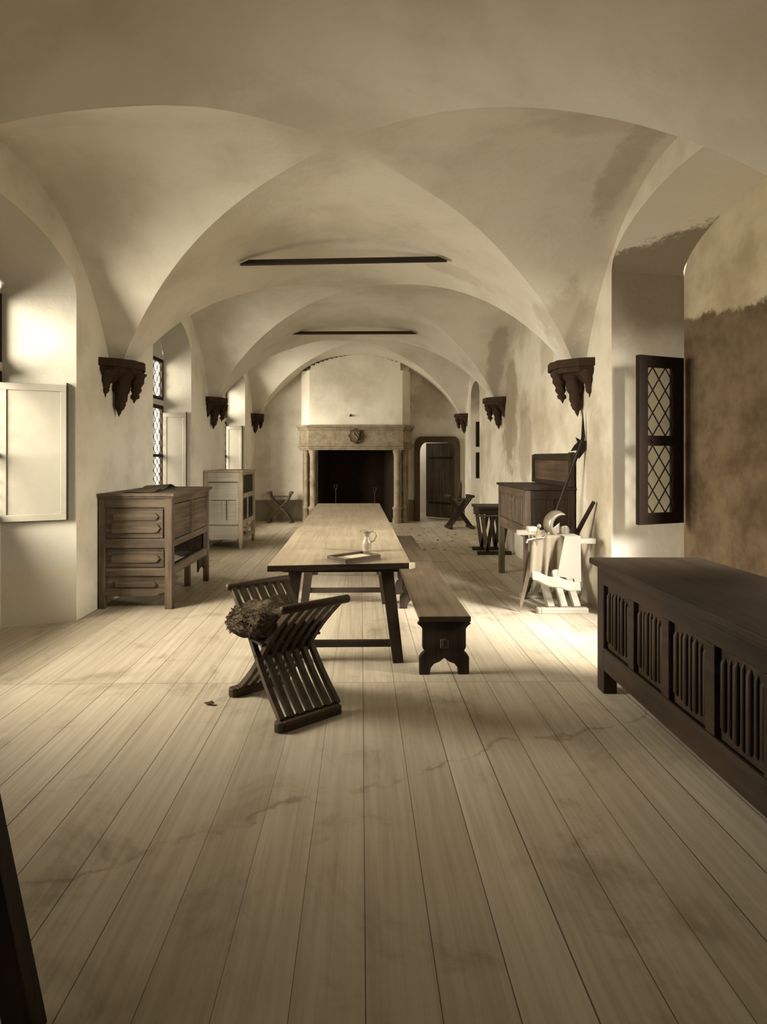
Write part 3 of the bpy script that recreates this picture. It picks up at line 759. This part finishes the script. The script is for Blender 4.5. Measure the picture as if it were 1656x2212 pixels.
# ------------------------------------------------------------------ second, pale cupboard
L2, D2, H2 = 1.03, .62, 1.28
cb = thing('cupboard', 'pale limed cupboard on legs by the left wall beyond the brown sideboard', 'cupboard', (XL+.015, 9.34, 0))
m = B(); m.box(0, D2+.015, -.015, L2+.015, H2-.03, H2); m.build('top', PALE['y'], cb, bevel=.005)
for x, y in ((.03, .03), (D2-.03, .03), (D2-.03, L2-.03), (.03, L2-.03)):
    m = B(); m.bar((x, y, H2-.03), (x, y, .16), .065, .065, (0, 1, 0)); m.bar((x, y, .16), (x, y, 0), .065, .065, (0, 1, 0), .04, .04); m.build('leg', PALE['z'], cb, bevel=.004)
m = B()
for z0, z1 in ((1.10, 1.25), (.80, .86), (.40, .47), (.18, .30)): m.box(.06, D2-.06, .005, .04, z0, z1)
m.box(.06, D2-.06, .02, .04, .18, 1.25)
for x0, x1 in ((.06, .12), (.29, .36), (D2-.11, D2-.06)): m.box(x0, x1, .006, .035, .47, .80)
m.prism([(.06, .18), (.12, .15), (.3, .165), (D2-.12, .15), (D2-.06, .18)], .008, .038, 'y')
ep = m.build('end_panel', LIME['x'], cb, bevel=.003)
for x0, x1, z0, z1 in ((.08, D2-.09, 1.085, 1.10), (.29, D2-.10, .795, .805), (.355, .366, .48, .795), (.12, .28, .795, .803), (.06, D2-.07, .395, .405)):
    m = B(); m.box(x0, x1, .002, .018, z0, z1); m.build('moulding', MID['x'], ep)
m = B()
for z0, z1 in ((1.20, 1.25), (.82, .90), (.38, .46), (.14, .20)): m.box(D2-.05, D2-.01, .06, L2-.06, z0, z1)
m.box(D2-.05, D2-.015, L2*.5-.03, L2*.5+.03, .20, .82)
m.build('front_rail', PALE['y'], cb, bevel=.004)
m = B(); m.box(D2-.04, D2-.03, .06, L2-.06, .90, 1.20); m.build('drawer_front', OAK['y'], cb)
for y0, y1 in ((.06, L2*.5-.03), (L2*.5+.03, L2-.06)):
    m = B(); m.box(D2-.04, D2-.03, y0, y1, .46, .82)
    for k in range(4): y = y0+.05+k*(y1-y0-.1)/3; m.box(D2-.03, D2-.022, y-.012, y+.012, .50, .78)
    m.build('door', OAK['z'], cb)
m = B(); m.box(D2-.30, D2-.29, .05, L2-.05, .16, .40); m.box(.04, D2-.04, .04, L2-.04, .16, .18); m.build('back_board', OAK['z'], cb)

# ------------------------------------------------------------------ high-backed sideboard on the right wall
hb = thing('sideboard', 'dark high-backed sideboard on tall legs against the right wall behind the halberd', 'sideboard', (1.68, 6.25, 0))
DD, LL = .54, 1.28
m = B(); m.box(-.02, DD, -.02, LL+.02, 1.14, 1.17); m.build('top', OAK['y'], hb, bevel=.004)
for x, y in ((.035, .035), (.035, LL-.035), (DD-.035, LL-.035), (DD-.035, .035)):
    m = B(); m.box(x-.035, x+.035, y-.035, y+.035, 0, 1.14); m.build('leg', MID['z'] if x < .1 else OAK['z'], hb, bevel=.005)
m = B(); m.box(.005, .03, .07, LL-.07, 1.05, 1.14); m.box(.005, .03, .07, LL-.07, .62, .74)
m.box(.005, .03, LL*.5-.03, LL*.5+.03, .74, 1.05); m.build('front_rail', MID['y'], hb, bevel=.004)
for y0, y1 in ((.075, LL*.5-.035), (LL*.5+.035, LL-.075)):
    m = B(); m.box(.018, .04, y0, y1, .745, 1.045)
    for k in range(7):
        y = y0+.03+k*(y1-y0-.06)/6; m.tube([(.018, y, .77), (.018, y, 1.02)], .011, 8)
    m.build('door', MID['z'], hb)
m = B(); m.box(.07, DD-.07, .01, .04, .62, 1.14)
m.box(.07, DD-.07, .0, .012, 1.04, 1.14); m.box(.07, DD-.07, .0, .012, .62, .70); m.box(.25, .31, .0, .012, .70, 1.04)
m.build('end_panel', OAK['z'], hb, bevel=.004)
m = B(); m.box(.05, DD-.02, .04, LL-.04, .61, .63); m.box(.04, DD-.02, LL-.04, LL-.02, .62, 1.14); m.build('carcass', OAK['y'], hb)
m = B(); m.box(DD-.05, DD, 0, .07, 1.17, 1.55); m.box(DD-.05, DD, LL+.13, LL+.20, 1.17, 1.53); m.box(DD-.045, DD-.005, .07, LL+.13, 1.46, 1.54); m.box(DD-.045, DD-.005, .07, LL+.13, 1.17, 1.22)
bb = m.build('back_frame', OAK['y'], hb, bevel=.006)
m = B(); m.box(DD-.03, DD-.015, .07, LL+.13, 1.22, 1.46); m.build('back_panel', wood('panel_oak', (.05, .03, .017), (.11, .072, .043), 'y'), bb)

# ------------------------------------------------------------------ near right chest
CL = 2.1
cs = thing('chest', 'large dark carved chest with linenfold front in the right foreground', 'chest', (1.48, 3.76, 0))
# local y goes toward the camera (negative)
m = B(); m.box(-.035, .70, -CL-.02, .05, .80, .84); m.build('lid', OAK['y'], cs, bevel=.008)
for y in (-.05, -CL+.05):
    for x in (.045, .62):
        m = B(); m.box(x-.045, x+.045, y-.05, y+.05, 0, .80); m.build('leg', OAK['z'], cs, bevel=.008)
m = B(); m.box(.0, .04, -CL+.1, -.1, .69, .80); m.box(.0, .04, -CL+.1, -.1, .15, .28)
np_ = 5; pw = (CL-.2)/np_
for k in range(1, np_): y = -.1-k*pw; m.box(.0, .04, y-.035, y+.035, .28, .69)
m.build('front_frame', OAK['y'], cs, bevel=.006)
for z0, z1 in ((.775, .80), (.285, .30)):
    m = B(); m.box(-.010, .01, -CL+.1, -.1, z0, z1); m.build('moulding', OAK['y'], cs, bevel=.006)
for k in range(np_):
    y1 = -.1-k*pw-(.035 if k else 0); y0 = -.1-(k+1)*pw+(.035 if k < np_-1 else 0)
    m = B(); m.box(.03, .045, y0, y1, .28, .69)
    n_ = 7
    for j in range(n_):
        y = y0+.03+(y1-y0-.06)*j/(n_-1); r = .014 if j % 2 == 0 else .009
        e = .31+.02*abs(j-3)/3; f_ = .665-.02*abs(j-3)/3
        m.tube([(.03, y, e), (.024, y, e+.02), (.024, y, f_-.02), (.03, y, f_)], [r*.5, r, r, r*.5], 8)
    m.build('linenfold_panel', wood('chest_panel_oak_%d' % k, (.022, .013, .008), (.055, .034, .019), 'z') if k == 0 else bpy.data.materials['chest_panel_oak_0'], cs)
m = B(); m.box(.04, .66, -CL+.02, -.02, .15, .17); m.box(.64, .66, -CL+.05, -.05, .15, .80); m.box(.05, .65, -.06, -.03, .15, .80); m.box(.05, .65, -CL+.03, -CL+.06, .15, .80); m.build('carcass', OAK['y'], cs)
m = B(); m.tube([(.0, -.02, .20), (-.0, .02, .15), (.02, -.12, .10)], .006, 6)

# ------------------------------------------------------------------ draped chair with armour on the right
dc = xchair('whitened folding chair with wide slats, draped with a cloth, below the halberd', (1.87, 5.86, 0), -PI/2, .30, .125, .68, 3, 3, LIME, .062, 'flat', None, .02, .17, .10)
m = B()
def fold(a): return .028*math.sin(15*a+.6)+.012*math.sin(33*a)
def hang(a, b):      # a across, b down
    x = 1.545+.35*a-.045*(1-a)*b**1.5; dip = .10*math.exp(-((a-.55)/.13)**2)*b
    return (x, 5.505-.045*b-fold(a)*(.3+b)+dip, .742-b*(.36+.05*math.sin(6*a)))
m.grid(44, 24, hang)
m.grid(44, 6, lambda a, b: (1.545+.35*a, 5.505+.11*b-fold(a)*.3*(1-b), .742+.010*math.sin(PI*b)))
m.grid(44, 8, lambda a, b: (1.545+.35*a, 5.617, .742-.16*b))
o = m.build('draped_garment', LINEN, None, solid=.006); tag(o, 'pale garment hanging in folds over the near arm of the whitened chair', 'garment')
m = B(); m.prism([(1.83, .75), (1.98, .75), (1.985, .33), (1.93, .31), (1.915, .36), (1.76, .38)], 5.418, 5.428, 'y')
m.box(1.83, 1.98, 5.418, 5.60, .75, .758)
m.build('white_panel', CLOTH, o, bevel=.002)
m = B()
m.grid(30, 6, lambda a, b: (1.52+.45*a, 5.405+.01*math.sin(9*a)-.02*b, .43-.11*a-(.075+.02*math.sin(PI*a))*b+.008*math.sin(14*a)))
m.grid(10, 6, lambda a, b: (1.56+.14*a, 5.42+.05*b, .35-.03*a-.09*b*a))
m.build('hem_band', CLOTH, o, solid=.006)
# curved armour plate resting on the arm
t = thing('armour_plate', 'curved pale steel armour collar standing on the draped chair arm', 'armour', (1.815, 5.60, .757))
m = B()
def cres(a, b):
    th = math.radians(70+200*a); w_ = .018+.055*math.sin(PI*min(1, a*1.05))**.8
    r = .105; cx2, cz2 = .03, .085
    rr = r+(b-.5)*w_*1.3; return (cx2+rr*math.cos(th), -.05+.10*(abs(b-.5)*2)**2-.02*math.sin(PI*a), cz2+rr*math.sin(th)*1.02)
m.grid(36, 10, cres); m.build('crescent_plate', STEEL, t, solid=.004)
m = B()
m.grid(16, 10, lambda a, b: (.015+.105*a, -.06+.06*(2*a-1)**2, .0+(.085-.04*(2*a-.9)**2)*b)); m.build('lower_plate', STEEL, t, solid=.004)
m = B()
m.grid(12, 8, lambda a, b: (-.11+.13*a*(1), -.05+.03*a, .0+(.01+.10*a)*b)); m.build('side_plate', STEEL, t, solid=.004)
# sword
t = thing('sword', 'long straight sword with round pommel leaning upright against the draped chair', 'sword', (1.455, 5.60, 0))
pA = Vector((0, 0, .0)); pB = Vector((.15, -.14, .86)); d = (pB-pA)
def sp(f): return pA+d*f
m = B(); m.bar(sp(0), sp(.12), .004, .002, (0, 1, 0), .034, .008); m.bar(sp(.12), sp(.84), .034, .008, (0, 1, 0), .046, .010); m.build('blade', STEEL, t)
m = B(); g = Vector((1, .2, .10)).normalized(); c = sp(.845)
m.tube([c-g*.10+Vector((0, 0, -.03)), c-g*.09, c, c+g*.08, c+g*.09+Vector((0, 0, .02))], [.012, .010, .011, .010, .012], 8); m.build('crossguard', STEEL, t)
m = B(); m.tube([sp(.85), sp(.96)], [.013, .011], 10); m.build('grip', simple('grip_leather', (.30, .22, .14), .7), t)
m = B(); c = sp(.985); m.lathe([(0, -.022), (.016, -.016), (.022, 0), (.016, .016), (0, .022)], c, 14); m.build('pommel', STEEL, t)
# arm gauntlet box at left of the arm
m = B(); m.box(-.04, .05, -.03, .05, 0, .045); m.box(-.035, -.012, -.035, -.01, -.06, .0)
o = m.build('buckled_strap', LIME['x'], None, bevel=.006); o.location = (1.57, 5.60, .78); tag(o, 'pale leather strap end beside the sword hilt on the chair arm', 'strap')
# halberd
t = thing('halberd', 'long halberd with spiked blade leaning on the right wall', 'halberd', (1.635, 6.10, 0))
pA = Vector((0, 0, 0)); pB = Vector((.545, -.13, 1.62)); d = pB-pA; dn = d.normalized(); side = Vector((1, 0, -dn.x/dn.z)).normalized()
m = B(); m.tube([pA, pA+d*.5, pB], [.014, .015, .015], 10); m.build('shaft', OAK['z'], t)
m = B(); m.tube([pB-dn*.22, pB+dn*.05], [.019, .022], 8); m.build('socket', IRON, t)
m = B(); tip = Vector((.567, -.13, 1.97)); m.bar(pB, pB+dn*.08, .02, .02, (0, 1, 0), .040, .014); m.bar(pB+dn*.08, tip, .040, .014, (0, 1, 0), .003, .003); m.build('spike', IRON, t)
def q(u, v): return (pB+side*u+dn*v)
def plate(poly, name):
    m = B(); n = len(poly); off = Vector((0, .008, 0))
    vs = [q(*p)-off for p in poly]+[q(*p)+off for p in poly]
    m.add(vs, [tuple(range(n)), tuple(range(2*n-1, n-1, -1))]+[(i, (i+1) % n, n+(i+1) % n, n+i) for i in range(n)]); return m.build(name, IRON, t)
plate([(.015, .06), (.095, .075), (.10, -.0), (.06, -.13), (.02, -.06)], 'axe_blade').location = (-.03, 0, 0)
plate([(-.015, .05), (-.075, .06), (-.04, .02), (-.06, -.02), (-.075, -.09), (-.015, -.06)], 'beak')
# dark back board leaning on wall behind the chair
m = B(); m.bar((1.99, 5.95, .45), (2.205, 5.68, 1.06), .05, .03, (0, 1, 0), .03, .025)
m.prism([(1.94, .62), (2.10, .60), (2.10, .74), (2.04, .80), (1.96, .70)], 5.78, 5.80, 'y')
o = m.build('back_board', OAK['z'], dc)
o.matrix_parent_inverse = (Matrix.Translation(dc.location) @ Matrix.Rotation(-PI/2, 4, 'Z')).inverted()

# ------------------------------------------------------------------ on the table
t = thing('game_board', 'shallow square-edged wooden game board box near the table end', 'box', (-.112, 4.27, .741), math.radians(40))
m = B(); lx, ly, hh = .165, .11, .036
m.box(-lx, lx, -ly, ly, 0, .014)
t_ = m.build('base', MID['x'], t)
m = B(); r_ = .014
m.box(-lx, lx, -ly, -ly+r_, .014, hh); m.box(-lx, lx, ly-r_, ly, .014, hh); m.box(-lx, -lx+r_, -ly+r_, ly-r_, .014, hh); m.box(lx-r_, lx, -ly+r_, ly-r_, .014, hh)
m.build('rim', CHW['x'], t, bevel=.002)
m = B(); m.box(-lx*.2, lx-.02, -ly+.02, ly-.02, .014, .020); m.build('field', PAPER, t)
m = B(); m.box(-lx+.02, -lx*.25, -ly+.02, ly-.02, .014, .020); m.build('field', PALE['x'], t)
t = thing('jug', 'small waisted earthenware jug with flared lip on the long table', 'jug', (-.02, 4.66, .741))
m = B(); m.lathe([(.0, .0), (.030, .0), (.034, .006), (.030, .012), (.036, .03), (.040, .055), (.036, .08), (.024, .102), (.018, .115), (.022, .128), (.036, .150), (.050, .166), (.053, .168), (.046, .162), (.032, .146), (.017, .128), (.012, .115)], (0, 0, 0), 28)
m.build('body', CERAM, t)
m = B(); m.tube([(.045, 0, .158), (.072, 0, .150), (.078, 0, .120), (.060, 0, .085), (.036, 0, .070)], [.005, .006, .006, .006, .005], 10); m.build('handle', CERAM, t)
m = B(); m.grid(8, 6, lambda a, b: (-.045-.025*b, (a-.5)*.04*(1-b), .160+.008*b-.012*(1-abs(2*a-1))*(1-b))); m.build('spout', CERAM, t, solid=.003)

# ------------------------------------------------------------------ litter on the floor
rr = random.Random(11)
def scrap(r, seed):
    q = random.Random(seed); m = B(); n = 7; rim = []
    for k in range(n):
        a = 2*PI*k/n; s = r*q.uniform(.45, 1.1); rim.append((s*math.cos(a), s*.7*math.sin(a), q.uniform(.0, .5)*r*.6))
    m.add([(0, 0, r*.25)]+rim, [(0, 1+k, 1+(k+1) % n) for k in range(n)]); return m
protos = []
spots = []
for k in range(46):
    px = rr.uniform(872, 1030); py = rr.uniform(1136, 1196)+rr.uniform(-6, 6)
    if px > 1000 and py < 1150: py += 25
    Y = 1875/(py-987); spots.append(((px-797)/1250*Y, Y))
for k, (x, y) in enumerate(spots):
    if k < 4: o = scrap(.045, k).build('leaf_scrap', LITTER, None, solid=.002, recalc=False); protos.append(o)
    else: o = protos[k % 4].copy(); COL.objects.link(o)
    s = rr.uniform(.35, 1.0); o.location = (x, y, .002); o.scale = (s*1.1, s, s*.6); o.rotation_euler = (0, 0, rr.uniform(0, 6))
    tag(o, 'dry leaf scrap scattered on the floor before the open doorway', 'leaf', 'leaf scraps strewn on the far floor')
o = scrap(.04, 9).build('leaf_scrap', LITTER, None, solid=.003, recalc=False); o.location = (-.965, 3.5, .006); o.scale = (1, 1, 1.3)
tag(o, 'single curled leaf on the bare boards left of the fleece chair', 'leaf')

m = B(); m.bar((-.885, 1.50, 0), (-1.03, 1.46, .85), .075, .06, (0, 1, 0))
tag(m.build('wooden_post', OAK['z'], bevel=.004), 'dark slanting wooden post cut off at the lower left corner', 'post')
